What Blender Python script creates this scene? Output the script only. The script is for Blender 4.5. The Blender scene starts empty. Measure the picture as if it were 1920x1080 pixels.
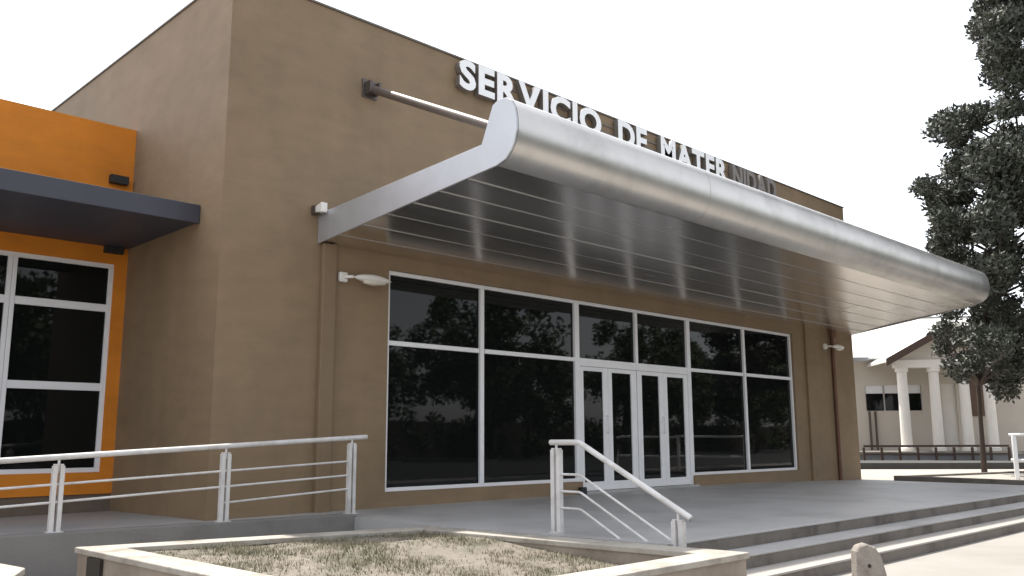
import bpy, bmesh, math, random
from mathutils import Vector, Matrix, noise
R = math.radians
S = bpy.context.scene
COL = S.collection

# ------------------------------------------------------------------ camera
FPX = 1668.0
YAW, PITCH, ROLL = R(44.6), R(9.675), R(-0.24)
CAM = Vector((-5.063, -10.358, 0.83))
_f = Vector((math.sin(YAW)*math.cos(PITCH), math.cos(YAW)*math.cos(PITCH), math.sin(PITCH)))
_r = Vector((math.cos(YAW), -math.sin(YAW), 0)); _u = _r.cross(_f)
RT = _r*math.cos(ROLL)+_u*math.sin(ROLL); UP = -_r*math.sin(ROLL)+_u*math.cos(ROLL); FW = _f
cam = bpy.data.cameras.new('camera'); cam.sensor_width = 36; cam.lens = FPX/1920*36
cam.clip_start = 0.1; cam.clip_end = 3000
co = bpy.data.objects.new('camera', cam); COL.objects.link(co)
co.matrix_world = Matrix(((RT.x, UP.x, -FW.x, CAM.x), (RT.y, UP.y, -FW.y, CAM.y), (RT.z, UP.z, -FW.z, CAM.z), (0, 0, 0, 1)))
S.camera = co
def ray(px, py): return FW+RT*((px-960)/FPX)-UP*((py-540)/FPX)
def hit(px, py, ax, c):
    d = ray(px, py); return CAM+d*((c-CAM[ax])/d[ax])
def deep(px, py, d): return CAM+ray(px, py)*d

# ------------------------------------------------------------------ light
SUN_TO = Vector((0.03, 0.45, 1.0)).normalized()      # from the scene towards the sun: high, behind the building
W = bpy.data.worlds.new('World'); S.world = W; W.use_nodes = True
nt = W.node_tree; nt.nodes.clear()
sky = nt.nodes.new('ShaderNodeTexSky'); sky.sky_type = 'NISHITA'; sky.sun_disc = False
sky.sun_elevation = math.asin(SUN_TO.z); sky.sun_rotation = math.atan2(SUN_TO.x, SUN_TO.y)
sky.air_density = 1.0; sky.dust_density = 1.5; sky.ozone_density = 1.0
hs = nt.nodes.new('ShaderNodeHueSaturation'); hs.inputs['Saturation'].default_value = 0.22
bg = nt.nodes.new('ShaderNodeBackground'); bg.inputs['Strength'].default_value = 0.15
wo = nt.nodes.new('ShaderNodeOutputWorld')
nt.links.new(sky.outputs[0], hs.inputs['Color']); nt.links.new(hs.outputs[0], bg.inputs[0]); nt.links.new(bg.outputs[0], wo.inputs[0])
sl = bpy.data.lights.new('sun', 'SUN'); sl.energy = 3.0; sl.angle = R(0.8); sl.color = (1, 0.95, 0.87)
so = bpy.data.objects.new('sun', sl); COL.objects.link(so); so.location = (0, 20, 40)
so.rotation_euler = (-SUN_TO).to_track_quat('-Z', 'Y').to_euler()
S.view_settings.view_transform = 'Standard'; S.view_settings.look = 'None'
S.view_settings.exposure = 1.35; S.view_settings.gamma = 1
S.render.engine = 'CYCLES'; S.render.resolution_x = 1024; S.render.resolution_y = 576
S.cycles.max_bounces = 6; S.cycles.glossy_bounces = 4; S.cycles.diffuse_bounces = 4

# ------------------------------------------------------------------ materials
def mat(name, c, rough=0.8, metal=0.0, c2=None, scale=3.0, amount=0.5, bump=0.0, bscale=30.0, stretch=(1, 1, 1), spec=None,
        dirt=None, dscale=0.7, detail=6, aniso=0.0, rvar=0.0):
    m = bpy.data.materials.new(name); m.use_nodes = True
    t = m.node_tree; N = t.nodes; L = t.links
    p = N['Principled BSDF']
    p.inputs['Base Color'].default_value = (*c, 1); p.inputs['Roughness'].default_value = rough; p.inputs['Metallic'].default_value = metal
    if spec is not None: p.inputs['Specular IOR Level'].default_value = spec
    if aniso: p.inputs['Anisotropic'].default_value = aniso
    g = N.new('ShaderNodeNewGeometry'); mp = N.new('ShaderNodeMapping'); mp.inputs['Scale'].default_value = stretch
    L.new(g.outputs['Position'], mp.inputs['Vector'])
    def nz(sc, det=detail):
        n = N.new('ShaderNodeTexNoise'); n.inputs['Scale'].default_value = sc; n.inputs['Detail'].default_value = det
        n.inputs['Roughness'].default_value = 0.62; L.new(mp.outputs[0], n.inputs['Vector']); return n
    col = None
    if c2:
        n = nz(scale); rp = N.new('ShaderNodeValToRGB'); rp.color_ramp.elements[0].position = 0.5-amount/2; rp.color_ramp.elements[1].position = 0.5+amount/2
        rp.color_ramp.elements[0].color = (*c, 1); rp.color_ramp.elements[1].color = (*c2, 1)
        L.new(n.outputs[0], rp.inputs[0]); col = rp.outputs[0]
        if dirt:
            n2 = nz(dscale, 8); r2 = N.new('ShaderNodeValToRGB'); r2.color_ramp.elements[0].position = 0.48; r2.color_ramp.elements[1].position = 0.68
            L.new(n2.outputs[0], r2.inputs[0])
            mx = N.new('ShaderNodeMix'); mx.data_type = 'RGBA'; L.new(r2.outputs[0], mx.inputs[0]); L.new(col, mx.inputs[6]); mx.inputs[7].default_value = (*dirt, 1)
            col = mx.outputs[2]
        L.new(col, p.inputs['Base Color'])
    if rvar:
        n = nz(scale*1.7); mr = N.new('ShaderNodeMapRange'); mr.inputs[3].default_value = rough-rvar; mr.inputs[4].default_value = rough+rvar
        L.new(n.outputs[0], mr.inputs[0]); L.new(mr.outputs[0], p.inputs['Roughness'])
    if bump:
        n = nz(bscale, 4); b = N.new('ShaderNodeBump'); b.inputs['Strength'].default_value = bump; b.inputs['Distance'].default_value = 0.02
        L.new(n.outputs[0], b.inputs['Height']); L.new(b.outputs[0], p.inputs['Normal'])
    return m

def plaster(name, c, c2, dirt):
    """painted render over block courses: faint courses, trowel streaks, blotches"""
    m = mat(name, c, 0.72, c2=c2, scale=1.3, amount=0.5, dirt=dirt, dscale=0.6)
    t = m.node_tree; N = t.nodes; L = t.links; p = N['Principled BSDF']
    g = N.new('ShaderNodeNewGeometry'); sp = N.new('ShaderNodeSeparateXYZ'); L.new(g.outputs['Position'], sp.inputs[0])
    ad = N.new('ShaderNodeMath'); ad.operation = 'ADD'; L.new(sp.outputs[0], ad.inputs[0]); L.new(sp.outputs[1], ad.inputs[1])
    cb = N.new('ShaderNodeCombineXYZ'); L.new(ad.outputs[0], cb.inputs[0]); L.new(sp.outputs[2], cb.inputs[1])
    br = N.new('ShaderNodeTexBrick'); br.inputs['Scale'].default_value = 1.0; br.inputs['Brick Width'].default_value = 0.9; br.inputs['Row Height'].default_value = 0.41
    br.inputs['Mortar Size'].default_value = 0.012; br.inputs['Mortar Smooth'].default_value = 1.0
    br.inputs['Color1'].default_value = (1, 1, 1, 1); br.inputs['Color2'].default_value = (.8, .8, .8, 1); br.inputs['Mortar'].default_value = (.3, .3, .3, 1)
    L.new(cb.outputs[0], br.inputs['Vector'])
    st = N.new('ShaderNodeMapping'); st.inputs['Scale'].default_value = (1.2, 1.2, 3.2); L.new(g.outputs['Position'], st.inputs['Vector'])
    n = N.new('ShaderNodeTexNoise'); n.inputs['Scale'].default_value = 1.6; n.inputs['Detail'].default_value = 7; L.new(st.outputs[0], n.inputs['Vector'])
    mu = N.new('ShaderNodeMath'); mu.operation = 'MULTIPLY_ADD'; L.new(br.outputs['Color'], mu.inputs[0]); mu.inputs[1].default_value = 0.16; L.new(n.outputs[0], mu.inputs[2])
    f = N.new('ShaderNodeTexNoise'); f.inputs['Scale'].default_value = 60; f.inputs['Detail'].default_value = 3; L.new(g.outputs['Position'], f.inputs['Vector'])
    m2 = N.new('ShaderNodeMath'); m2.operation = 'MULTIPLY_ADD'; L.new(f.outputs[0], m2.inputs[0]); m2.inputs[1].default_value = 0.12; L.new(mu.outputs[0], m2.inputs[2])
    b = N.new('ShaderNodeBump'); b.inputs['Strength'].default_value = 0.16; b.inputs['Distance'].default_value = 0.03
    L.new(m2.outputs[0], b.inputs['Height']); L.new(b.outputs[0], p.inputs['Normal'])
    # faint tonal difference of streaks
    src = p.inputs['Base Color'].links[0].from_socket
    mr = N.new('ShaderNodeMapRange'); mr.inputs[1].default_value = .3; mr.inputs[2].default_value = .75; mr.inputs[3].default_value = 0.90; mr.inputs[4].default_value = 1.07
    L.new(mu.outputs[0], mr.inputs[0])
    sm = N.new('ShaderNodeMapping'); sm.inputs['Scale'].default_value = (2.6, 2.6, .13); L.new(g.outputs['Position'], sm.inputs['Vector'])
    sn = N.new('ShaderNodeTexNoise'); sn.inputs['Scale'].default_value = 1.5; sn.inputs['Detail'].default_value = 6; L.new(sm.outputs[0], sn.inputs['Vector'])
    s2 = N.new('ShaderNodeMapRange'); s2.inputs[1].default_value = .35; s2.inputs[2].default_value = .65; s2.inputs[3].default_value = .975; s2.inputs[4].default_value = 1.015; L.new(sn.outputs[0], s2.inputs[0])
    m3 = N.new('ShaderNodeMath'); m3.operation = 'MULTIPLY'; L.new(mr.outputs[0], m3.inputs[0]); L.new(s2.outputs[0], m3.inputs[1]); mr = m3
    vm = N.new('ShaderNodeVectorMath'); vm.operation = 'SCALE'; L.new(src, vm.inputs[0]); L.new(mr.outputs[0], vm.inputs['Scale'])
    L.new(vm.outputs[0], p.inputs['Base Color'])
    return m

M = {}
M['brown'] = plaster('brown_painted_render', (.208, .143, .083), (.246, .173, .104), (.188, .134, .080))
M['orange'] = plaster('orange_painted_render', (.60, .195, .010), (.67, .225, .014), (.55, .175, .010))
M['plinth'] = mat('plinth_paint', (.12, .088, .065), .8, c2=(.16, .12, .09), scale=4, bump=.2)
M['coping'] = mat('parapet_metal', (.16, .14, .12), .5, metal=.3)
M['white'] = mat('white_powder_coat', (.84, .84, .86), .38, c2=(.77, .77, .79), scale=5, amount=.6)
M['railpaint'] = mat('worn_grey_white_rail_paint', (.66, .65, .645), .42, c2=(.56, .55, .54), scale=9, amount=.6, dirt=(.46, .44, .42), dscale=4)
M['glass'] = mat('dark_tinted_glass', (.006, .007, .007), .02, spec=.22, bump=.02, bscale=1.3)
M['gasket'] = mat('black_rubber', (.02, .02, .02), .6)
M['silver'] = mat('satin_aluminium', (.62, .60, .575), .36, metal=.92, c2=(.54, .525, .50), scale=2.2, amount=.7, rvar=.08, bump=.06, bscale=1.3, dirt=(.47, .455, .43), dscale=1.1)
M['endpanel'] = mat('painted_aluminium', (.50, .51, .54), .38, metal=.55, c2=(.43, .44, .46), scale=3, amount=.6)
M['soffit'] = mat('soffit_aluminium', (.90, .87, .84), .25, metal=1.0, c2=(.78, .75, .72), scale=1.4, amount=.7, stretch=(.35, 2.5, 2.5), rvar=.06, bump=.05, bscale=2.2)
M['trim'] = mat('soffit_trim', (.45, .45, .45), .4, metal=.9)
M['steel'] = mat('dark_steel', (.12, .10, .09), .45, metal=.6)
M['tube'] = mat('tie_tube', (.17, .14, .125), .5, metal=.4, c2=(.13, .108, .096), scale=6)
M['awning'] = mat('awning_sheet', (.048, .050, .068), .5, c2=(.040, .042, .057), scale=2, amount=.5)
M['awning_soffit'] = mat('awning_underside', (.05, .054, .075), .5)
M['platform'] = mat('grey_platform_concrete', (.36, .356, .352), .5, c2=(.42, .415, .41), scale=1.3, amount=.7, bump=.12, bscale=50, dirt=(.29, .286, .282), dscale=.6, rvar=.1)
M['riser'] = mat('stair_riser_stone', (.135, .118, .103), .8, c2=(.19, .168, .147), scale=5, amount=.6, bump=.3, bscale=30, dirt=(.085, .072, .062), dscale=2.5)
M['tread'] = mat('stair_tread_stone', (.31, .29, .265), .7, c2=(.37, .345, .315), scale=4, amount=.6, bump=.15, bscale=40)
M['rampwall'] = mat('ramp_wall_render', (.165, .16, .155), .85, c2=(.215, .205, .195), scale=1.6, amount=.6, bump=.25, bscale=28, dirt=(.13, .125, .115), dscale=1.1)
M['coping_stone'] = mat('pale_coping', (.32, .293, .255), .8, c2=(.39, .36, .315), scale=5, amount=.6, bump=.35, bscale=30, dirt=(.215, .192, .162), dscale=2.8)
M['planterwall'] = mat('planter_render', (.26, .215, .175), .85, c2=(.33, .28, .23), scale=3, amount=.6, bump=.3, bscale=30, dirt=(.2, .165, .13), dscale=1.4)
M['concrete'] = mat('forecourt_concrete', (.265, .247, .225), .85, c2=(.305, .285, .262), scale=.8, amount=.7, bump=.2, bscale=35, dirt=(.23, .213, .192), dscale=.35)
M['farground'] = mat('far_ground', (.31, .285, .25), .9, c2=(.36, .33, .29), scale=.25, amount=.6)
M['soil'] = mat('dry_soil', (.15, .13, .105), .95, c2=(.23, .20, .165), scale=9, amount=.6, bump=.9, bscale=22, dirt=(.105, .1, .07), dscale=2.2)
M['bollard'] = mat('weathered_concrete', (.23, .20, .175), .9, c2=(.31, .28, .245), scale=14, amount=.6, bump=.5, bscale=45, dirt=(.16, .135, .115), dscale=6)
M['hole'] = mat('dark_recess', (.03, .025, .02), .9)  # near-black colour standing for the shade inside the slot and the stub's opening
M['letter'] = mat('white_acrylic', (.88, .88, .88), .35)
M['letter_grey'] = mat('unlit_grey_letter', (.22, .2, .185), .5)  # greyer faces for the letters of the last word
M['letter_side'] = mat('letter_return', (.16, .14, .12), .5)
M['lamp'] = mat('lamp_housing', (.72, .70, .66), .4)
M['lens'] = mat('lamp_lens', (.62, .58, .50), .15)
M['rust'] = mat('rust_red_pipe', (.115, .05, .028), .6, c2=(.15, .07, .04), scale=8)
M['brownpipe'] = mat('brown_painted_pipe', (.185, .127, .074), .6, c2=(.21, .147, .088), scale=3)
M['bark'] = mat('bark', (.045, .032, .026), .9, c2=(.08, .06, .05), scale=12, bump=.8, bscale=18, stretch=(1, 1, .25))
def leafmat(name, a, b, sc):
    m = mat(name, a, .55, c2=b, scale=sc, amount=.55)
    return m
M['leaf'] = leafmat('dark_needle_foliage', (.036, .042, .034), (.085, .092, .066), 1.6)
M['leaf2'] = leafmat('broad_foliage', (.035, .055, .018), (.085, .12, .04), .9)
M['grass'] = mat('dry_grass', (.085, .09, .05), .8, c2=(.24, .205, .14), scale=2.6, amount=.3)
M['cream'] = mat('cream_render', (.52, .47, .41), .8, c2=(.58, .53, .47), scale=1.5, amount=.6)
M['column'] = mat('white_column_paint', (.80, .77, .72), .7, c2=(.73, .70, .65), scale=2.5)
M['metalroof'] = mat('pale_metal_roof', (.66, .65, .63), .5, c2=(.58, .57, .55), scale=1.5)
M['barge'] = mat('brown_bargeboard', (.075, .045, .035), .7)
M['shade_wood'] = mat('brown_board', (.15, .095, .07), .7, c2=(.11, .07, .05), scale=5)  # plain brown of the panel on the porch wall
M['hedge_wall'] = mat('blue_grey_wall', (.22, .23, .25), .85, c2=(.29, .30, .31), scale=3, bump=.2)
M['winframe'] = mat('grey_window_frame', (.35, .34, .33), .6)
M['asphalt'] = mat('asphalt', (.05, .05, .05), .9, c2=(.075, .073, .07), scale=3, bump=.3, bscale=60)
M['farroof'] = mat('grey_green_roof', (.30, .32, .30), .7)

# ------------------------------------------------------------------ builders
class MB:
    def __init__(s): s.v = []; s.f = []
    def box(s, x0, x1, y0, y1, z0, z1):
        i = len(s.v)
        s.v += [(x0, y0, z0), (x1, y0, z0), (x1, y1, z0), (x0, y1, z0), (x0, y0, z1), (x1, y0, z1), (x1, y1, z1), (x0, y1, z1)]
        s.f += [(i, i+3, i+2, i+1), (i+4, i+5, i+6, i+7), (i, i+1, i+5, i+4), (i+1, i+2, i+6, i+5), (i+2, i+3, i+7, i+6), (i+3, i, i+4, i+7)]
        return s
    def prism(s, poly, a, b, fn):
        """poly 2-D outline swept from a to b; fn(u,v,w) -> xyz"""
        n = len(poly); i = len(s.v)
        s.v += [tuple(fn(u, v, a)) for u, v in poly]+[tuple(fn(u, v, b)) for u, v in poly]
        s.f += [tuple(range(i, i+n)), tuple(range(i+2*n-1, i+n-1, -1))]
        for k in range(n):
            j = (k+1) % n; s.f.append((i+k, i+n+k, i+n+j, i+j))
        return s
    def slab(s, poly, z0, z1):
        return s.prism(poly, z0, z1, lambda u, v, w: (u, v, w))
    def tube(s, pts, rad, n=10, cap=True):
        pts = [Vector(p) for p in pts]
        if not isinstance(rad, (list, tuple)): rad = [rad]*len(pts)
        prev = None; rings = []
        for k, p in enumerate(pts):
            if k == 0: d = pts[1]-p
            elif k == len(pts)-1: d = p-pts[k-1]
            else: d = (pts[k+1]-p).normalized()+(p-pts[k-1]).normalized()
            d.normalize()
            if prev is None:
                a = Vector((0, 0, 1)) if abs(d.z) < .9 else Vector((1, 0, 0)); prev = d.cross(a).normalized()
            e = (prev-d*prev.dot(d)).normalized(); prev = e; g = d.cross(e)
            i = len(s.v); rings.append(i)
            for q in range(n):
                t = 2*math.pi*q/n; w = p+(e*math.cos(t)+g*math.sin(t))*rad[k]; s.v.append(tuple(w))
        for a, b in zip(rings, rings[1:]):
            for q in range(n):
                r = (q+1) % n; s.f.append((a+q, a+r, b+r, b+q))
        if cap:
            s.f.append(tuple(rings[0]+q for q in range(n-1, -1, -1))); s.f.append(tuple(rings[-1]+q for q in range(n)))
        return s
    def build(s, name, m, parent=None, smooth=False, bevel=0, seg=2, fix=True):
        me = bpy.data.meshes.new(name); me.from_pydata(s.v, [], s.f); me.update()
        if fix:
            bm = bmesh.new(); bm.from_mesh(me); bmesh.ops.recalc_face_normals(bm, faces=bm.faces); bm.to_mesh(me); bm.free()
        me.materials.append(M[m])
        if smooth:
            for p in me.polygons: p.use_smooth = True
        o = bpy.data.objects.new(name, me); COL.objects.link(o)
        if parent: o.parent = parent
        if bevel:
            b = o.modifiers.new('bevel', 'BEVEL'); b.width = bevel; b.segments = seg; b.limit_method = 'ANGLE'; b.angle_limit = R(40)
        if smooth:
            ms = o.modifiers.new('wn', 'WEIGHTED_NORMAL'); ms.keep_sharp = True
        return o
def box(name, m, parent, x0, x1, y0, y1, z0, z1, bevel=0.0): return MB().box(x0, x1, y0, y1, z0, z1).build(name, m, parent, bevel=bevel)
def tag(o, label=None, cat=None, group=None, kind=None):
    if label: o['label'] = label
    if cat: o['category'] = cat
    if group: o['group'] = group
    if kind: o['kind'] = kind
    return o
def thing(name, label, cat, loc=(0, 0, 0), group=None):
    o = bpy.data.objects.new(name, None); COL.objects.link(o); o.empty_display_size = .2
    return tag(o, label, cat, group)
def wall_holes(mb, x0, x1, z0, z1, holes, y, depth):
    """front sheet at y with rectangular openings whose reveals go back by depth"""
    xs = sorted({x0, x1, *[h[0] for h in holes], *[h[1] for h in holes]}); zs = sorted({z0, z1, *[h[2] for h in holes], *[h[3] for h in holes]})
    for a, b in zip(xs, xs[1:]):
        for c, d in zip(zs, zs[1:]):
            mx, mz = (a+b)/2, (c+d)/2
            if any(h[0] < mx < h[1] and h[2] < mz < h[3] for h in holes): continue
            i = len(mb.v); mb.v += [(a, y, c), (b, y, c), (b, y, d), (a, y, d)]; mb.f.append((i, i+1, i+2, i+3))
    for h in holes:
        a, b, c, d = h; i = len(mb.v)
        mb.v += [(a, y, c), (b, y, c), (b, y, d), (a, y, d), (a, y+depth, c), (b, y+depth, c), (b, y+depth, d), (a, y+depth, d)]
        mb.f += [(i, i+4, i+5, i+1), (i+1, i+5, i+6, i+2), (i+2, i+6, i+7, i+3), (i+3, i+7, i+4, i)]

ZG, ZP, ZT = -0.485, -0.10, -0.25      # forecourt, entrance platform, pavement to the right of the building

# ================================================================== SETTING
g = MB(); g.v = [(-400, -400, ZG), (900, -400, ZG), (900, 900, ZG), (-400, 900, ZG)]; g.f = [(0, 1, 2, 3)]
tag(g.build('ground', 'concrete', fix=False), kind='structure')
# platform: level by the doors, easing down to the side pavement at its right end
pl = MB()
edge = [(1.44, -.95), (1.39, -2.54), (1.70, -5.45)]
top = [(0.0, -.0)]
xs = [1.72, 12.0, 14.5, 17.8, 30.0]; zs = [ZP, ZP, -.15, -.215, -.235]
def strip(mb, y0, y1, zoff, zbot):
    n = len(xs); i = len(mb.v)
    for x, z in zip(xs, zs): mb.v += [(x, y0, z+zoff), (x, y1, z+zoff), (x, y0, zbot), (x, y1, zbot)]
    for k in range(n-1):
        a = i+4*k; b = a+4
        mb.f += [(a, b, b+1, a+1), (a+2, a, a+1, a+3) if k == 0 else (a, b, b+2, a+2), (a, a+2, b+2, b), (a+1, b+1, b+3, a+3)]
    a = i+4*(n-1); mb.f += [(a, a+1, a+3, a+2)]
def platform_mesh():
    mb = MB(); n = len(xs)
    for x, z in zip(xs, zs): mb.v += [(x, -5.45, z), (x, .3 if x < 17.8 else 60, z), (x, -5.45, -.7)]
    for k in range(n-1):
        a = 3*k; b = a+3; mb.f += [(a, b, b+1, a+1), (a, a+2, b+2, b)]
    i = len(mb.v)      # the left piece beside the planter
    mb.v += [(1.44, -1.0, ZP), (1.39, -2.54, ZP), (1.72, -5.45, ZP), (1.72, .3, ZP), (1.44, .3, ZP),
             (1.44, -1.0, -.7), (1.39, -2.54, -.7), (1.72, -5.45, -.7)]
    mb.f += [(i, i+1, i+2, i+3, i+4), (i, i+5, i+6, i+1), (i+1, i+6, i+7, i+2)]
    return mb
xs = [1.72, 12.0, 14.5, 17.79]; zs = [ZP, ZP, -.15, -.215]
plat = tag(platform_mesh().build('platform', 'platform'), kind='structure')
stp = bpy.data.objects.new('stairs', None); COL.objects.link(stp); tag(stp, kind='structure')
# three rises down to the forecourt: each tread a slab proud of its riser
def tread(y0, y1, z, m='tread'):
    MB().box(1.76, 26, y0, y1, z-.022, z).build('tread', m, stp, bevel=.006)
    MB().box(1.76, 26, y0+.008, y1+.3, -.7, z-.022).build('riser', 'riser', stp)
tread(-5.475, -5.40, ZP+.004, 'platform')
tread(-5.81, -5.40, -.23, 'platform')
tread(-6.14, -5.72, -.357)
MB().box(17.795, 80, -5.45, 70, -.7, -.235).build('pavement', 'farground')
tag(bpy.data.objects['pavement'], kind='structure')
# walkway before the orange wing, and the ramp rising to the platform
rw = MB()
rw.v = [(-9, -.80, -.32), (1.44, -.80, ZP), (1.44, .3, ZP), (0.1, .3, -.11), (0.1, 3.2, -.15), (-9, 3.2, -.2)]; rw.f = [(0, 1, 2, 3, 4, 5)]
tag(rw.build('ramp', 'platform', fix=False), kind='structure')
ramp_wall = thing('ramp_wall', 'long low grey rendered wall edging the ramp under the metal railing', 'wall')
MB().prism([(-9, -.6), (1.46, -.6), (1.46, -.062), (-9, .012)], -1.0, -.80, lambda u, v, w: (u, w, v)).build('wall_body', 'rampwall', ramp_wall, bevel=.012)

# ================================================================== MAIN BUILDING
B = thing('main_building', 'tall brown rendered building with wide dark glass front and silver canopy', 'building')
HW = (2.63, 14.53, .11, 3.29); HD = (6.86, 10.27, -.075, 2.2)
wb = MB()
wall_holes(wb, 0, 17.75, -.6, 6.97, [(2.63, 6.86, .11, 3.29), (6.86, 10.27, -.075, 3.29), (10.27, 14.53, .11, 3.29)], 0, .28)
# drop the reveal faces between adjacent openings
def keep(f):
    p = [wb.v[i] for i in f]; xs_ = {round(q[0], 3) for q in p}
    return not (len(xs_) == 1 and xs_ & {6.86, 10.27} and max(q[2] for q in p) > 3)
wb.f = [f for f in wb.f if keep(f)]
i = len(wb.v)
wb.v += [(0, 0, -.6), (0, 0, 6.97), (0, 14, 6.97), (0, 14, -.6), (17.75, 0, -.6), (17.75, 0, 6.97), (17.75, 14, 6.97), (17.75, 14, -.6)]
wb.f += [(i, i+1, i+2, i+3), (i+4, i+7, i+6, i+5), (i+3, i+2, i+6, i+7), (i+1, i+5, i+6, i+2)]
# stub cheeks below the sill beside the door opening
for x in (6.86, 10.27):
    j = len(wb.v); wb.v += [(x, 0, -.075), (x, .28, -.075), (x, .28, .11), (x, 0, .11)]; wb.f.append((j, j+1, j+2, j+3))
wb.build('wall', 'brown', B, fix=False)
# parapet capping
box('parapet_cap', 'coping', B, -.02, 17.77, -.025, .25, 6.972, 7.0)
box('parapet_cap', 'coping', B, -.02, .25, .252, 14, 6.972, 7.0)
# window wall: bars proud of the panes
YF = .05
win = bpy.data.objects.new('window_wall', None); COL.objects.link(win); win.parent = B
def bar(name, x0, x1, z0, z1, y0=YF, y1=YF+.10, parent=win, bevel=.006): return box(name, 'white', parent, x0, x1, y0, y1, z0, z1, bevel)
MX = [2.63, 4.53, 6.82, 8.54, 10.27, 12.42, 14.53]
w2 = .04
bar('frame_rail', 2.63, 14.53, 3.23, 3.29)
bar('frame_rail', 2.63, 6.86, .11, .165); bar('frame_rail', 10.27, 14.53, .11, .165)
for k, x in enumerate(MX):
    lo, hi = (x, x+.06) if k == 0 else (x-.06, x) if k == 6 else (x-w2, x+w2)
    if k in (2, 4): lo, hi = x-.06, x+.06
    z0 = .165 if k not in (2, 3, 4) else (-.075 if k != 3 else 2.2)
    bar('mullion', lo, hi, z0, 3.23, YF-.004, YF+.104)
for a, b in ((0, 1), (1, 2), (4, 5), (5, 6)):
    bar('transom', MX[a]+.06, MX[b]-.06, 2.19, 2.26, YF+.002)
bar('transom', 6.88, 10.21, 2.12, 2.26, YF+.002)
def pane(x0, x1, z0, z1, parent=win, y=None):
    y = YF+.045 if y is None else y
    a = random.Random(int(x0*100+z0*7)).uniform(-.004, .004)
    p = MB(); p.v = [(x0, y+a, z0), (x1, y-a, z0), (x1, y-a*.3, z1), (x0, y+a*.5, z1), (x0, y+a+.012, z0), (x1, y-a+.012, z0), (x1, y-a*.3+.012, z1), (x0, y+a*.5+.012, z1)]
    p.f = [(0, 1, 2, 3), (4, 7, 6, 5), (0, 4, 5, 1), (1, 5, 6, 2), (2, 6, 7, 3), (3, 7, 4, 0)]
    return p.build('pane', 'glass', parent)
for k in range(6):
    pane(MX[k]+.02, MX[k+1]-.02, 2.23, 3.25)
    if k not in (2, 3): pane(MX[k]+.02, MX[k+1]-.02, .13, 2.22)
# black sheet standing in for the shade of the unlit room behind
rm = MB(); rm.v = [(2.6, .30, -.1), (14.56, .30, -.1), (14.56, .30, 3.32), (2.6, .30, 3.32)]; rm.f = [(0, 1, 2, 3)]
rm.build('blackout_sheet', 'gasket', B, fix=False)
# four glazed leaves
LX = [6.885, 7.70, 8.525, 8.555, 9.37, 10.205]
leaves = [(6.885, 7.665), (7.67, 8.52), (8.545, 9.375), (9.38, 10.205)]
PX = [(6.99, 7.53), (7.79, 8.36), (8.69, 9.24), (9.51, 10.08)]
for (a, b), (c, d) in zip(leaves, PX):
    L_ = bpy.data.objects.new('door', None); COL.objects.link(L_); L_.parent = B
    z0, z1 = -.06, 2.115
    bar('stile', a, c, z0, z1, YF+.012, YF+.07, L_); bar('stile', d, b, z0, z1, YF+.012, YF+.07, L_)
    bar('rail', c, d, z0, .09, YF+.014, YF+.068, L_); bar('rail', c, d, 2.04, z1, YF+.014, YF+.068, L_)
    pane(c-.01, d+.01, .08, 2.05, L_, YF+.035)
for k in (0, 2):
    x = leaves[k][1]-.05
    h = MB().tube([(x, YF+.012, .95), (x, YF-.04, .95), (x, YF-.04, 1.25), (x, YF+.012, 1.25)], .012, 8); h.build('door_handle', 'white', B, smooth=True)
box('threshold', 'platform', B, 6.80, 10.33, -.06, .2, -.12, -.066, .006)
box('door_mat_strip', 'gasket', B, 6.72, 6.85, -.10, -.005, ZP+.002, .02, .01)
# pipe casing and rust-coloured pipe
dp = MB().box(1.46, 1.68, -.085, .0, -.11, 3.5); dp.build('pipe_casing', 'brownpipe', B, bevel=.012)
pp = MB().tube([(16.5, -.05, -.24), (16.5, -.05, 3.45)], .045, 10); pp.build('drain_pipe', 'rust', B, smooth=True)
box('pipe_elbow_box', 'rust', B, 16.40, 16.62, -.12, .0, 3.36, 3.52, .01)
box('pilaster', 'brown', B, 15.1, 15.75, -.055, .0, -.22, 3.52, .008)

# ------------------------------------------------------------------ lettering
SG = thing('wall_lettering', 'raised white capital letters in a row under the brown parapet', 'lettering')
def glyph(ch):
    c = bpy.data.curves.new('letter', 'FONT'); c.body = ch; c.size = 1; c.extrude = .06; c.offset = .04; c.resolution_u = 4
    o = bpy.data.objects.new('letter', c); COL.objects.link(o)
    dg = bpy.context.evaluated_depsgraph_get(); me = bpy.data.meshes.new_from_object(o.evaluated_get(dg))
    bpy.data.objects.remove(o); bpy.data.curves.remove(c); return me
def word(txt, x0, x1, z0, z1, m):
    ms = [glyph(c) for c in txt]; ext = []
    for me in ms:
        xs_ = [v.co.x for v in me.vertices]; ys_ = [v.co.y for v in me.vertices]; ext.append((min(xs_), max(xs_), min(ys_), max(ys_)))
    gap = .075; tot = sum(e[1]-e[0] for e in ext)+gap*(len(ms)-1); sx = (x1-x0)/tot; x = x0
    kern = {'RV': -.06, 'VI': .0, 'AT': -.08, 'MA': -.02, 'TE': -.0, 'DA': -.03, 'AD': -.0}
    for q_, (me, e) in enumerate(zip(ms, ext)):
        x += kern.get(txt[q_-1:q_+1], 0)*sx if q_ else 0
        for v in me.vertices:
            u, w, d = v.co
            v.co = (x+(u-e[0])*sx, -.075-d*.9, z0+(w-e[2])/(e[3]-e[2])*(z1-z0))
        me.materials.clear(); me.materials.append(M[m]); me.materials.append(M['letter_side'])
        me.update()
        for p in me.polygons:
            if abs(p.normal.y) < .7: p.material_index = 1
            p.use_smooth = False
        o = bpy.data.objects.new('letter', me); COL.objects.link(o); o.parent = SG
        x += (e[1]-e[0])*sx+gap*sx
    return o
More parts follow.
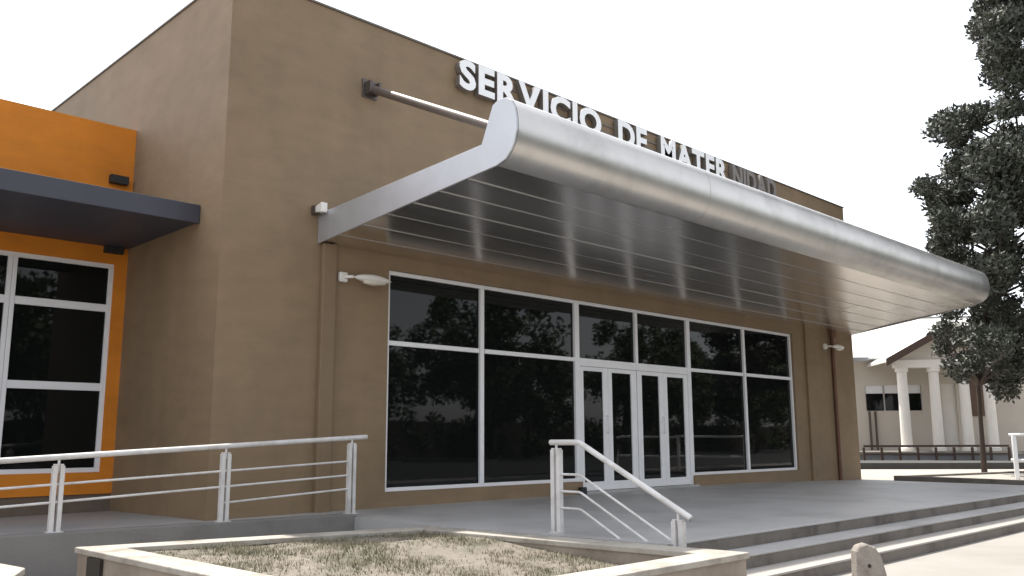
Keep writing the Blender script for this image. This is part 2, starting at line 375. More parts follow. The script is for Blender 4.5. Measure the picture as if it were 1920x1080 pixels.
word('SERVICIO', 3.86, 7.46, 6.42, 6.93, 'letter'); word('DE', 7.92, 8.84, 6.42, 6.93, 'letter'); word('MATER', 9.30, 11.86, 6.42, 6.93, 'letter')
word('NIDAD', 12.02, 13.95, 6.42, 6.93, 'letter_grey')
rl = MB().box(3.9, 13.9, -.021, -.0, 6.60, 6.63).box(3.9, 13.9, -.021, -.0, 6.76, 6.79); rl.build('mounting_rail', 'letter_side', SG)

# ------------------------------------------------------------------ canopy
CN = thing('entrance_canopy', 'silver metal canopy with rounded upturned nose over the glass doors', 'canopy')
XL, XRW, XRF = 1.42, 17.7, 16.35
Z0 = 3.51                          # underside at the wall
def xr(y): return XRW+(XRF-XRW)*min(1, max(0, -y/3.8))
nose = [(-3.32, 4.09), (-3.50, 4.50), (-3.60, 4.545), (-3.72, 4.535), (-3.80, 4.48), (-3.855, 4.38), (-3.88, 4.25), (-3.88, 4.12), (-3.845, 4.0), (-3.79, 3.91), (-3.70, 3.83), (-3.56, 3.79)]
# curved fascia: outer sheet, from the lip round to the underside, with a rounded right end
fa = MB(); XS = [XL+.012]+[XL+(XRF-XL)*t/24 for t in range(1, 25)]
outer = nose[1:]
cz = 4.13
rows = []
def ring(x, k):     # k = 1 full section; smaller towards the rounded end
    cy = -3.55
    return [(x, cy+(y-cy)*k, cz+(z-cz)*k) for y, z in outer]
rings = [ring(x, 1) for x in XS]
for t in (.25, .5, .7, .85, .95, 1.0):
    rings.append(ring(XRF+.30*t, math.sqrt(max(0.0, 1-t*t))*.9+.1*(1-t)))
n = len(outer)
cutsf = [0, 6, 12, 18, len(rings)-1]
for c0, c1 in zip(cutsf, cutsf[1:]):
    fa = MB(); part_ = [list(q) for q in rings[c0:c1+1]]
    part_[0] = [(x+.003, y, z) for x, y, z in part_[0]]
    if c1 != cutsf[-1]: part_[-1] = [(x-.003, y, z) for x, y, z in part_[-1]]
    for rg in part_: fa.v += rg
    for a in range(len(part_)-1):
        for k in range(n-1): fa.f.append((a*n+k, a*n+k+1, (a+1)*n+k+1, (a+1)*n+k))
    fo = fa.build('fascia_sheet', 'silver', CN, smooth=True, fix=False)
    fo.modifiers.clear()
# inner face of the upturned lip and the roof sheet
MB().prism([(-3.32, 4.08), (-3.50, 4.50), (-3.53, 4.50), (-3.36, 4.06)], XL+.02, XRF, lambda u, v, w: (w, u, v)).build('lip_back', 'endpanel', CN)
rs = MB(); rs.v = [(XL+.02, -.005, 3.90), (XRW, -.005, 3.90), (XRF+.05, -3.32, 4.075), (XL+.02, -3.32, 4.075)]; rs.f = [(0, 1, 2, 3)]
ro = rs.build('roof_sheet', 'endpanel', CN, fix=False); m_ = ro.modifiers.new('t', 'SOLIDIFY'); m_.thickness = .02
# left end panel (boomerang profile)
prof = [(-.003, Z0-.02), (-.003, 3.91), (-3.32, 4.09)]+nose[1:]
prof2 = [(y, z) for y, z in prof]
MB().prism(prof2, XL-.015, XL+.012, lambda u, v, w: (w, u, v)).build('end_panel', 'endpanel', CN, bevel=.006)
# right end panel
e2 = MB(); pr = [(-.003, Z0), (-.003, 3.91), (-3.30, 4.08), (-3.55, 3.79)]
for dx in (0, .02): e2.v += [(xr(y)+dx, y, z) for y, z in pr]
e2.f = [(0, 1, 2, 3), (7, 6, 5, 4)]+[(k, (k+1) % 4, 4+(k+1) % 4, 4+k) for k in range(4)]
e2.build('end_panel', 'endpanel', CN)
# soffit panels: seven strips with pale joint trims, each strip in lengths
def sz(y): t = min(1, -y/3.56); return Z0+.28*(t+.12*math.sin(math.pi*t))
YS = [-.003, -.42, -.93, -1.45, -1.97, -2.5, -3.03, -3.56]
rnd = random.Random(4)
for k in range(7):
    y0, y1 = YS[k], YS[k+1]
    cuts = [XL+.012, 5.6, 9.8, 13.9, None] if k % 2 else [XL+.012, 4.2, 8.0, 12.1, 15.2, None]
    for a, b in zip(cuts, cuts[1:]):
        t = rnd.uniform(-.006, .006); t2 = rnd.uniform(-.006, .006)
        bl = b-.003 if b else None
        xa0, xb0 = a, (bl if bl else xr(y0)); xa1, xb1 = a, (bl if bl else xr(y1))
        p = MB(); h = .018
        p.v = [(xa0, y0-.006, sz(y0)+t), (xb0, y0-.006, sz(y0)+t2), (xb1, y1+.006, sz(y1)+t2), (xa1, y1+.006, sz(y1)+t)]
        p.v += [(x, y, z+h) for x, y, z in p.v]
        p.f = [(0, 3, 2, 1), (4, 5, 6, 7), (0, 1, 5, 4), (1, 2, 6, 5), (2, 3, 7, 6), (3, 0, 4, 7)]
        p.build('soffit_panel', 'soffit', CN)
    if k:
        tr = MB(); x1 = xr(y0)-.02
        tr.box(XL+.014, x1, y0-.007, y0+.007, sz(y0)-.005, sz(y0)+.01); tr.build('joint_trim', 'trim', CN)
box('wall_flashing', 'endpanel', CN, XL, XRW, -.04, -.004, 3.935, 3.99)
# tie tube and its wall bracket
MB().tube([(2.2, -.10, 5.915), (2.2, -3.42, 4.30)], .062, 14).build('tie_tube', 'tube', CN, smooth=True)
br_ = MB().box(2.07, 2.33, -.025, -.0, 5.80, 6.08); br_.build('wall_bracket', 'steel', CN, bevel=.006)
MB().box(2.10, 2.14, -.17, -.025, 5.84, 6.02).build('bracket_ear', 'steel', CN); MB().box(2.26, 2.30, -.17, -.025, 5.84, 6.02).build('bracket_ear', 'steel', CN)

# ------------------------------------------------------------------ wall lamps
def wall_lamp(x, z, label, flip=1):
    t = thing('wall_lamp', label, 'lamp', group='elongated lamps beside the glass front')
    MB().box(x, x+.14, -.07, 0, z-.07, z+.07).build('base', 'lamp', t, bevel=.02)
    MB().tube([(x+.07, -.06, z), (x+.16, -.17, z)], .022, 8).build('arm', 'lamp', t, smooth=True)
    s = MB(); n_ = 10; m__ = 12
    pts = []
    for a in range(n_+1):
        u = a/n_; r = max(.004, .085*math.sin(math.pi*min(1, u*1.0))**.55)*(1.0 if u < .5 else 1-.25*(u-.5))
        pts.append(((x+.15+.64*u, -.19, z-.01+.01*math.sin(u*3)), r))
    s.tube([p for p, r in pts], [r for p, r in pts], 14)
    s.v = [(a, b, z+(c-z)*.72) for a, b, c in s.v]
    s.build('housing', 'lamp', t, smooth=True)
    l = MB(); l.tube([(x+.30, -.205, z-.045), (x+.45, -.21, z-.05), (x+.66, -.205, z-.042)], [.035, .05, .03], 12); l.build('lens', 'lens', t, smooth=True)
wall_lamp(1.74, 3.07, 'elongated pale wall lamp beside the downpipe casing left of the glass')
wall_lamp(16.05, 3.10, 'elongated pale wall lamp crossing the thin rust-coloured pipe')
fl = thing('flood_light', 'small white floodlight where the canopy side meets the brown wall', 'floodlight')
MB().box(1.29, 1.37, -.10, 0, 3.88, 4.0).build('bracket', 'steel', fl, bevel=.006)
MB().prism([(-.08, 3.90), (-.24, 3.88), (-.24, 4.02), (-.08, 3.98)], 1.30, 1.40, lambda u, v, w: (w, u, v)).build('head', 'lamp', fl, bevel=.01)

# ================================================================== ORANGE WING
OW = thing('orange_wing', 'low orange rendered wing with white framed windows and dark awning', 'building')
OY = 2.95
ob = MB(); wall_holes(ob, -9, -.001, .1, 5.52, [(-5.6, -.18, .40, 3.41)], OY, .14)
i = len(ob.v); ob.v += [(-9, OY, .1), (-9, 13, .1), (-9, 13, 5.52), (-9, OY, 5.52), (-.001, OY, 5.52), (-.001, 13, 5.52)]
ob.f += [(i, i+3, i+2, i+1)]
oo = ob.build('wall', 'orange', OW, fix=False)
bm = bmesh.new(); bm.from_mesh(oo.data); bmesh.ops.remove_doubles(bm, verts=bm.verts, dist=.0005); bm.to_mesh(oo.data); bm.free()
box('roof', 'asphalt', OW, -8.99, -.003, OY+.16, 13, 5.3, 5.42)
box('parapet', 'orange', OW, -8.99, -.002, OY+.002, OY+.15, 5.3, 5.519)
box('plinth', 'plinth', OW, -9, -.001, OY+.03, OY+.4, -.4, .1)
ow = bpy.data.objects.new('window', None); COL.objects.link(ow); ow.parent = OW
oy = OY+.03
cols = [-5.6, -4.23, -2.86, -1.53, -.18]
def ob_bar(name, x0, x1, z0, z1, dy=0): return box(name, 'white', ow, x0, x1, oy+dy, oy+.08+dy, z0, z1, .005)
ob_bar('frame_rail', -5.6, -.18, 3.345, 3.41); ob_bar('frame_rail', -5.6, -.18, .40, .465)
for k, x in enumerate(cols):
    if k == 0: ob_bar('mullion', x, x+.06, .465, 3.345, -.004)
    elif k == 4: ob_bar('mullion', x-.065, x, .465, 3.345, -.004)
    else: ob_bar('mullion', x-.06, x-.002, .465, 3.345, -.004); ob_bar('mullion', x+.002, x+.06, .465, 3.345, -.006)
for k in range(4):
    for z in (1.60, 2.75): ob_bar('transom', cols[k]+.06, cols[k+1]-.06, z-.055, z+.055, .003)
    for z0, z1 in ((.44, 1.57), (1.63, 2.72), (2.78, 3.37)): pane(cols[k]+.03, cols[k+1]-.03, z0, z1, ow, oy+.04)
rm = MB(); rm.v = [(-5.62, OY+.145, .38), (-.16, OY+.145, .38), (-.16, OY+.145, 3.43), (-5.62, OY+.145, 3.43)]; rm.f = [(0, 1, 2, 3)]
rm.build('blackout_sheet', 'gasket', OW, fix=False)  # black sheet painted in place of the unlit interior's shade
AW = thing('awning', 'flat dark slate awning slab on the orange wing', 'awning')
box('slab', 'awning_soffit', AW, -9, -.012, .66, OY, 3.66, 3.84)
box('fascia', 'awning', AW, -9, -.006, .60, .655, 3.64, 3.89, .006)
rs = MB(); rs.box(-9, -.012, .66, OY, 3.842, 3.865); rs.build('top_sheet', 'awning', AW)
box('bracket', 'gasket', AW, -.36, -.10, OY-.10, OY, 4.62, 4.74); box('bracket', 'gasket', AW, -.36, -.10, OY-.10, OY, 3.56, 3.655)
box('upstand', 'endpanel', AW, -9, -.012, OY-.04, OY-.002, 3.87, 4.0)

# ================================================================== RAILINGS
def plate_post(parent, p, ztop, zbase, along, w=.105):
    """two upright flat plates with a slit between them, rounded over at the top, and a pin up to the handrail"""
    d = Vector(along).normalized(); s_ = Vector((-d.y, d.x, 0)); m_ = MB()
    for q in (-1, 1):
        c = Vector((p[0], p[1], 0))+d*(q*w*.32)
        def fn(u, v, h, c=c): return tuple(c+d*u+s_*v+Vector((0, 0, h)))
        hw = w*.20
        m_.prism([(-hw, -.03), (hw, -.03), (hw, .03), (-hw, .03)], zbase, ztop-.03, fn)
        m_.prism([(-hw*.7-q*hw*.25, -.028), (hw*.7-q*hw*.25, -.028), (hw*.7-q*hw*.25, .028), (-hw*.7-q*hw*.25, .028)], ztop-.03, ztop-.012, fn)
    o = m_.build('post', 'railpaint', parent, bevel=.004)
    k = MB().tube([(p[0], p[1], ztop-.08), (p[0], p[1], ztop+.05)], .013, 8); k.build('pin', 'railpaint', o, smooth=True)
    b_ = MB().box(p[0]-.075, p[0]+.075, p[1]-.05, p[1]+.05, zbase, zbase+.010); b_.build('base_plate', 'railpaint', o)
    return o
RR = thing('ramp_railing', 'long white tube railing on double plate posts along the ramp wall', 'railing')
RY = -.90
def wt(x): return -.062+(.012+.062)*((1.46-x)/10.46)       # top of the ramp wall
pts = [(1.44, .81), (-.24, .715), (-1.99, .625), (-3.9, .53), (-5.9, .43)]
for x, zt in pts: plate_post(RR, (x, RY), zt, wt(x)-.002, (1, 0, 0))
def rz(x): return .86+(x-1.44)*.0525
hr = MB().tube([(1.66, RY, rz(1.66)), (-7.5, RY, rz(-7.5))], .029, 12); hr.build('handrail', 'railpaint', RR, smooth=True)
for dz, x0 in ((.285, -7.5), (.455, -7.5), (.62, -.24)):
    MB().tube([(1.44, RY, rz(1.44)-dz), (x0, RY, rz(x0)-dz-( .0 if x0 > -1 else -.06))], .0125, 8).build('bar', 'railpaint', RR, smooth=True)
SR = thing('stair_railing', 'short white stair railing bending down beside the planter', 'railing')
SX = 1.80; y1_, y2_, y3_ = -4.04, -4.36, -5.66
zt = .80
plate_post(SR, (SX, y1_), zt-.045, ZP, (0, 1, 0), .12)
sl_ = (.13-zt)/(y3_-y2_)
plate_post(SR, (SX, -5.52), zt+sl_*(-5.52-y2_)-.075, -.234, (0, 1, 0), .12)
MB().tube([(SX, y1_+.08, zt), (SX, y2_+.03, zt), (SX, y2_, zt-.004), (SX, y2_-.03, zt-.02), (SX, y3_, zt+sl_*(y3_-y2_))], .029, 12).build('handrail', 'railpaint', SR, smooth=True)
for dz in (.32, .49, .655):
    ye = -5.46
    MB().tube([(SX, y1_, zt-dz), (SX, y2_+.02, zt-dz), (SX, y2_-.02, zt-dz-.012), (SX, ye, zt-dz+sl_*(ye-y2_))], .0125, 8).build('bar', 'railpaint', SR, smooth=True)

# ================================================================== PLANTERS
def planter(label, P, zt, w, soilz, group=None):
    t = thing('planter', label, 'planter', group=group)
    n = len(P); c = sum((Vector(p) for p in P), Vector((0, 0)))/n
    def inset(d):
        out = []
        for k in range(n):
            a, b, e = Vector(P[k-1]), Vector(P[k]), Vector(P[(k+1) % n])
            d1 = (b-a).normalized(); d2 = (e-b).normalized()
            n1 = Vector((-d1.y, d1.x)); n2 = Vector((-d2.y, d2.x))
            if n1.dot(c-b) < 0: n1 = -n1
            if n2.dot(c-b) < 0: n2 = -n2
            bis = (n1+n2); bis = bis/bis.dot(n1); out.append(b+bis*d)
        return out
    I0, I1 = inset(.025), inset(w-.02); O, I = [Vector(p) for p in P], inset(w)
    for k in range(n):
        j = (k+1) % n
        MB().slab([tuple(I0[k]), tuple(I0[j]), tuple(I1[j]), tuple(I1[k])], -.62, zt-.05).build('wall', 'planterwall', t)
        g_ = (O[j]-O[k]).normalized()*.0025
        MB().slab([tuple(O[k]+g_), tuple(O[j]-g_), tuple(I[j]-g_), tuple(I[k]+g_)], zt-.05, zt).build('coping', 'coping_stone', t, bevel=.008)
    # lumpy soil
    m_ = MB(); N_ = 34; q = I1
    xs_ = [p.x for p in q]; ys_ = [p.y for p in q]
    x0, x1, y0, y1 = min(xs_), max(xs_), min(ys_), max(ys_)
    def inside(x, y):
        r = False
        for k in range(n):
            a, b = q[k], q[k-1]
            if (a.y > y) != (b.y > y) and x < (b.x-a.x)*(y-a.y)/(b.y-a.y)+a.x: r = not r
        return r
    def sh(x, y): return soilz+.125*min(1, max(0, (y+5.3)/1.6))+.03*noise.noise(Vector((x*.9, y*.9, 1.7)))+.014*noise.noise(Vector((x*4, y*4, 3)))
    for a in range(N_+1):
        for b in range(N_+1):
            x = x0+(x1-x0)*a/N_; y = y0+(y1-y0)*b/N_
            m_.v.append((x, y, sh(x, y)))
    for a in range(N_):
        for b in range(N_):
            i_ = a*(N_+1)+b; vs = (i_, i_+N_+1, i_+N_+2, i_+1)
            if sum(inside(*m_.v[k][:2]) for k in vs) >= 1: m_.f.append(vs)
    # clip stray vertices back under the walls
    m_.build('soil', 'soil', t, smooth=True, fix=False)
    return t, inside, sh, (x0, x1, y0, y1)
PA = [(-2.07, -1.72), (1.37, -2.53), (1.73, -6.28), (-1.96, -6.28)]
pt, inside, sh, bb = planter('pale rimmed concrete planter of dry grass below the ramp railing', PA, ZP-.003, .30, -.27)
box('drain_slot', 'hole', pt, -2.062, -2.035, -2.32, -2.02, -.50, -.165)
pt2, inside2, sh2, bb2 = planter('concrete planter with only its pale rim corner beside the narrow passage', [(-6.5, -1.75), (-2.93, -1.85), (-2.80, -2.85), (-3.02, -3.3), (-3.0, -6.3), (-6.5, -6.3)], ZP-.003, .30, -.27)
def grass(name, label, inside, sh, bb, count, seed):
    rg = random.Random(seed); m_ = MB(); x0, x1, y0, y1 = bb; k = 0
    while k < count:
        x = rg.uniform(x0, x1); y = rg.uniform(y0, y1)
        if not inside(x, y): continue
        d = noise.noise(Vector((x*1.6, y*1.6, 9)))+.6*noise.noise(Vector((x*5, y*5, 2)))
        if d < rg.uniform(-.7, .35): continue
        k += 1
        z = sh(x, y)-.005
        for _ in range(3):
            a = rg.uniform(0, 6.283); h = rg.uniform(.01, .045)*(1.1+.8*d); w = rg.uniform(.002, .0045); l = rg.uniform(.2, 1.1)*h
            xx = x+rg.gauss(0, .012); yy = y+rg.gauss(0, .012); b = a+1.57
            i_ = len(m_.v)
            m_.v += [(xx-math.cos(b)*w, yy-math.sin(b)*w, z), (xx+math.cos(b)*w, yy+math.sin(b)*w, z), (xx+math.cos(a)*l, yy+math.sin(a)*l, z+h)]
            m_.f.append((i_, i_+1, i_+2))
    o = m_.build(name, 'grass', fix=False); return tag(o, label, 'grass', kind='stuff')
grass('grass', 'short dry grass growing in the planter soil', inside, sh, bb, 8000, 3)

# ================================================================== FORECOURT BITS
bo = thing('concrete_stub', 'weathered concrete stub with a small hole standing before the steps', 'bollard')
bp = hit(1632, 1128, 2, ZG); ax = Vector((RT.x, RT.y, 0)).normalized(); ay = Vector((-ax.y, ax.x, 0))
out = [(-.125, 0), (.135, 0), (.128, .22), (.095, .36), (.05, .435), (-.02, .462), (-.085, .445), (-.112, .40), (-.12, .2)]
b_ = MB().prism(out, -.07, .07, lambda u, v, w: tuple(bp+ax*u+ay*w+Vector((0, 0, v))))
b_.build('body', 'bollard', bo, bevel=.022, seg=3)
hb = MB().tube([bp+ax*-.015+ay*-.0745+Vector((0, 0, .29)), bp+ax*-.015+ay*-.05+Vector((0, 0, .29))], .016, 10); hb.build('hole', 'hole', bo)

# ================================================================== RIGHT-HAND SIDE
bed = thing('raised_bed', 'low brown kerbed bed of pale soil right of the brown building', 'planter')
k1, k2 = hit(1676, 903, 2, -.235), hit(2100, 921, 2, -.235)
dirb = (k2-k1).normalized(); nb = Vector((-dirb.y, dirb.x, 0));
if nb.dot(k1-CAM) < 0: nb = -nb
def bedpt(a, b): v = k1+dirb*a+nb*b; return (v.x, v.y)
Lb = (k2-k1).length
MB().slab([bedpt(0, 0), bedpt(Lb, 0), bedpt(Lb, .18), bedpt(0, .18)], -.3, -.09).build('kerb', 'riser', bed, bevel=.01)
MB().slab([bedpt(0, .182), bedpt(.18, .182), bedpt(.18, 7), bedpt(0, 7)], -.3, -.092).build('kerb', 'riser', bed, bevel=.01)
MB().slab([bedpt(.18, .182), bedpt(Lb, .182), bedpt(Lb, 7), bedpt(.18, 7)], -.3, -.14).build('soil', 'farground', bed)
# white railing at the frame's right side
wr = thing('white_railing', 'white pipe railing standing at the pavement edge by the raised bed', 'railing')
q = hit(1909, 907, 2, -.235); d_ = (q-CAM).dot(FW); zt_ = deep(1907, 815, d_).z
for a in (0, 1.9, 3.8):
    p = q+dirb*a; MB().tube([(p.x, p.y, -.235), (p.x, p.y, zt_)], .055, 10).build('post', 'white', wr, smooth=True)
for h in (zt_, -.235+(zt_+.235)*.48):
    a = q+dirb*-.1; b = q+dirb*4.0; MB().tube([(a.x, a.y, h), (b.x, b.y, h)], .035, 10).build('rail', 'white', wr, smooth=True)

# ------------------------------------------------------------------ cream building with porch
D0 = 36.0
o0 = deep(1600, 846, D0); FZ = o0.z            # porch floor
az = R(140); U_ = Vector((math.sin(az), math.cos(az), 0)); V_ = Vector((-U_.y, U_.x, 0))
if V_.dot(Vector((FW.x, FW.y, 0))) < 0: V_ = -V_
O0 = Vector((o0.x, o0.y, 0))
def L(u, v, z): return tuple(O0+U_*u+V_*v+Vector((0, 0, z)))
def umb(px, v=0):           # u of the point on the plane v=const seen at column px
    r = ray(px, 822); a = (O0+V_*v-CAM); den = r.x*V_.x+r.y*V_.y; t = (a.x*V_.x+a.y*V_.y)/den; p = CAM+r*t-O0; return p.dot(U_)
def zat(px, py, v=0):
    r = ray(px, py); a = (O0+V_*v-CAM); den = r.x*V_.x+r.y*V_.y; t = (a.x*V_.x+a.y*V_.y)/den; return CAM.z+r.z*t
def lbox(name, m, parent, u0, u1, v0, v1, z0, z1, bevel=0):
    mb = MB().box(u0, u1, v0, v1, z0, z1); mb.v = [L(*q) for q in mb.v]; return mb.build(name, m, parent, bevel=bevel)
CB = thing('cream_porch_building', 'cream building with white columned gable porch and pale metal roof', 'building')
uL, uR = -9, umb(1885, 0)
VW = 2.2                               # main wall stands behind the porch front
zE = zat(1640, 676, VW-.5)             # eaves
mbw = MB(); wall_holes(mbw, uL, uR+6, -.3, zE+.1, [(umb(1628, VW), umb(1735, VW), zat(1680, 770, VW), zat(1680, 722, VW)), (umb(1772, VW), umb(1800, VW), FZ, zat(1680, 720, VW))], VW, .2)
mbw.v = [L(*q) for q in mbw.v]; mbw.build('wall', 'cream', CB, fix=True)
wd = bpy.data.objects.new('window', None); COL.objects.link(wd); wd.parent = CB
wu0, wu1, wz0, wz1 = umb(1628, VW), umb(1735, VW), zat(1680, 770, VW), zat(1680, 722, VW)
lbox('pane', 'glass', wd, wu0, wu1, VW+.1, VW+.12, wz0, wz0+(wz1-wz0)*.66); lbox('blind', 'white', wd, wu0, wu1, VW+.06, VW+.09, wz0+(wz1-wz0)*.68, wz1)
for k in range(4):
    u = wu0+(wu1-wu0)*k/3; lbox('frame_bar', 'winframe', wd, u-.03, u+.03, VW+.02, VW+.055, wz0, wz1)
lbox('brown_panel', 'shade_wood', CB, umb(1824, VW), umb(1852, VW), VW-.06, VW-.002, zat(1838, 780, VW), zat(1838, 712, VW))
lbox('door', 'column', CB, umb(1772, VW), umb(1800, VW), VW+.1, VW+.14, FZ, zat(1680, 720, VW))
for px in (1633, 1644):
    u = umb(px, VW); lbox('pipe', 'steel', CB, u-.035, u+.035, VW-.10, VW-.002, FZ, wz0-.02)
# porch floor on a low wall
lbox('porch_floor', 'coping_stone', CB, uL, uR+.6, -.9, VW-.002, FZ-.12, FZ)
lbox('porch_apron', 'asphalt', CB, uL, uR-1.0, -5.2, -.855, -.3, -.02)  # dark slab added to cover the bright ground before the porch
lbox('porch_wall', 'hedge_wall', CB, uL, uR+.6, -.85, VW-.01, -.3, FZ-.122)
# columns
us = [umb(p, 0) for p in (1700, 1760, 1816, 1862)]
zc = zat(1700, 690, 0)
for u in us:
    c = MB(); pt_ = []; 
    for z, r in ((FZ, .27), (FZ+.12, .27), (FZ+.14, .215), (zc-.18, .19), (zc-.16, .25), (zc, .25)): pt_.append((L(u, 0, z), r))
    c.tube([p for p, r in pt_], [r for p, r in pt_], 16).build('column', 'column', CB, smooth=False)
# porch beam, gable and its roof
ua, ub = us[0]-.75, us[-1]+.75; um = (ua+ub)/2; zb = zc+.32; zap = zat(1770, 628, 0)+.2
lbox('beam', 'column', CB, us[0]-.3, us[-1]+.3, -.2, .2, zc, zb)
gm = MB().prism([(ua+.3, zb), (ub-.3, zb), (um, zap-.15)], -.12, .0, lambda u, v, w: L(u, w, v)); gm.build('gable', 'cream', CB)
for s_, e_ in ((ua, um), (um, ub)):
    za, ze = (zb-.12, zap) if s_ == ua else (zap, zb-.12)
    MB().prism([(s_, za), (e_, ze), (e_, ze+.12), (s_, za+.12)], -.55, 4.0, lambda u, v, w: L(u, w, v)).build('porch_roof', 'metalroof', CB)
    MB().prism([(s_, za-.16), (e_, ze-.16), (e_, ze+.15), (s_, za+.15)], -.62, -.555, lambda u, v, w: L(u, w, v)).build('bargeboard', 'barge', CB)
# main roof: eave board and rising metal sheets
lbox('eave_board', 'hedge_wall', CB, uL, ua-.05, VW-.62, VW-.55, zE-.02, zE+.14)
zr = zat(1640, 600, VW+4)
nsh = 10
for k in range(nsh):
    u0 = uL+(uR+6-uL)*k/nsh; u1 = uL+(uR+6-uL)*(k+1)/nsh-.02
    MB().prism([(VW-.55, zE+.06), (VW+4, zr), (VW+4, zr+.05), (VW-.55, zE+.12)], u0, u1, lambda u, v, w: L(w, u, v)).build('roof_sheet', 'metalroof', CB)
lbox('ridge_cap', 'winframe', CB, uL, uR+6, VW+3.95, VW+4.1, zr+.04, zr+.12)
bk = MB().box(uL, uR+6, VW+.2, VW+8, -.3, zE); bk.v = [L(*q) for q in bk.v]; bk.build('rear_block', 'cream', CB)
# dark rail before the porch
pr = thing('porch_railing', 'dark brown low railing in front of the columned porch', 'railing')
nu = 9; ru0, ru1 = umb(1618, -1.5), umb(1890, -1.5)
for k in range(nu):
    u = ru0+(ru1-ru0)*k/(nu-1); lbox('post', 'barge', pr, u-.04, u+.04, -1.54, -1.46, -.24, FZ+.16)
lbox('rail', 'barge', pr, ru0, ru1, -1.53, -1.47, FZ+.17, FZ+.25); lbox('rail', 'barge', pr, ru0, ru1, -1.525, -1.475, FZ-.12, FZ-.06)
# far grey house
FH = thing('far_house', 'far grey house with pale low roof beyond the white railing', 'building')
fh0 = deep(1892, 822, 62); fx = Vector((RT.x, RT.y, 0)).normalized(); fy = Vector((-fx.y, fx.x, 0))
def F_(u, v, z): return tuple(Vector((fh0.x, fh0.y, 0))+fx*u+fy*v+Vector((0, 0, z)))
def fbox(name, m, u0, u1, v0, v1, z0, z1):
    mb = MB().box(u0, u1, v0, v1, z0, z1); mb.v = [F_(*q) for q in mb.v]; return mb.build(name, m, FH)
fbox('wall', 'hedge_wall', 0, 14, 0, 7, -.3, 2.7)
MB().prism([(-.6, 2.7), (3.5, 4.3), (7.6, 2.7)], -.6, 14.5, lambda u, v, w: F_(w, u, v)).build('roof', 'farroof', FH)
fbox('window', 'glass', 1.2, 2.6, -.05, -.002, .7, 1.8); fbox('window', 'glass', 4.2, 5.6, -.05, -.002, .7, 1.8)

# ================================================================== TREES
def leaves_into(mb, c, rad, n, size, rg, up=.3, wr_=(.28, .5)):
    for _ in range(n):
        while True:
            d = Vector((rg.uniform(-1, 1), rg.uniform(-1, 1), rg.uniform(-1, 1)))
            if d.length <= 1: break
        p = c+Vector((d.x*rad[0], d.y*rad[1], d.z*rad[2]))
        ax_ = Vector((rg.gauss(0, 1), rg.gauss(0, 1), rg.gauss(up, .8))).normalized()
        sd_ = ax_.cross(Vector((rg.gauss(0, 1), rg.gauss(0, 1), rg.gauss(0, 1)))).normalized()
        l = size*rg.uniform(.6, 1.4); w = l*rg.uniform(*wr_); i_ = len(mb.v)
        mb.v += [tuple(p-sd_*w*.4), tuple(p+ax_*l*.5-sd_*w), tuple(p+ax_*l), tuple(p+ax_*l*.55+sd_*w)]
        mb.f.append((i_, i_+1, i_+2, i_+3))
def limb(mb, a, b, r0, r1, rg, n=6, sag=.3):
    a, b = Vector(a), Vector(b); L_ = (b-a).length; pts_ = []
    for k in range(n+1):
        t = k/n; p = a.lerp(b, t)+Vector((rg.gauss(0, .03)*L_*.4, rg.gauss(0, .03)*L_*.4, math.sin(math.pi*t)*sag*L_*.2)) if 0 < k < n else a.lerp(b, t)
        pts_.append(p)
    mb.tube(pts_, [r0+(r1-r0)*k/n for k in range(n+1)], 6); return pts_

# large dark tree at the right edge
TD = 26.0
T = thing('dark_tree', 'tall slim-trunked tree with dark ragged crown beyond the canopy end', 'tree')
tb = hit(1846, 886, 2, -.14); rg = random.Random(11)
tb = Vector((tb.x, tb.y, -.17)); TD = (tb-CAM).dot(FW)
trunk = MB(); tpts = [tb]+[deep(*q, TD+.02*k_) for k_, q in enumerate([(1840, 805), (1834, 722), (1838, 650), (1852, 570), (1872, 480), (1893, 390), (1915, 290), (1935, 190), (1953, 80), (1970, -40), (1984, -200), (1992, -400)])]; tp_ = tpts[-1]
tpts[0] = tb
trunk.tube(tpts, [.085, .062, .058, .06, .07, .075, .075, .07, .065, .06, .05, .04, .02], 10); trunk.build('trunk', 'bark', T, smooth=True)
poly = [(1845, -330), (1815, -150), (1838, 0), (1848, 70), (1858, 130), (1892, 170), (1868, 205), (1800, 208), (1748, 238), (1748, 266), (1790, 300), (1782, 330), (1722, 332), (1720, 372), (1742, 392), (1738, 430),
        (1755, 455), (1752, 480), (1790, 505), (1800, 545), (1760, 580), (1745, 615), (1748, 655), (1780, 680), (1800, 712), (1850, 700), (1878, 735), (1902, 715), (1950, 690), (2050, 700), (2180, 690), (2290, 600), (2320, 400), (2270, 200), (2200, 0), (2150, -200), (2060, -430), (1950, -450)]
def inpoly(x, y):
    r = False
    for k in range(len(poly)):
        a, b = poly[k], poly[k-1]
        if (a[1] > y) != (b[1] > y) and x < (b[0]-a[0])*(y-a[1])/(b[1]-a[1])+a[0]: r = not r
    return r
crown = MB(); limbs = MB(); cl = []
tries = 0
while len(cl) < 760 and tries < 40000:
    tries += 1
    x = rg.uniform(1715, 2330); y = rg.uniform(-450, 740)
    if not inpoly(x, y): continue
    half = 300*(1 if y > 200 else .5+.5*(y+450)/650)
    dr = (x-2010)/half; dz = math.sqrt(max(.04, 1-min(1, dr*dr)))*4.2
    d = TD+rg.uniform(-dz, dz)
    g_ = noise.noise(Vector((x/85, y/85, d*.25)))
    if g_ < -.17 and rg.random() < .88: continue
    cl.append((x, y, d))
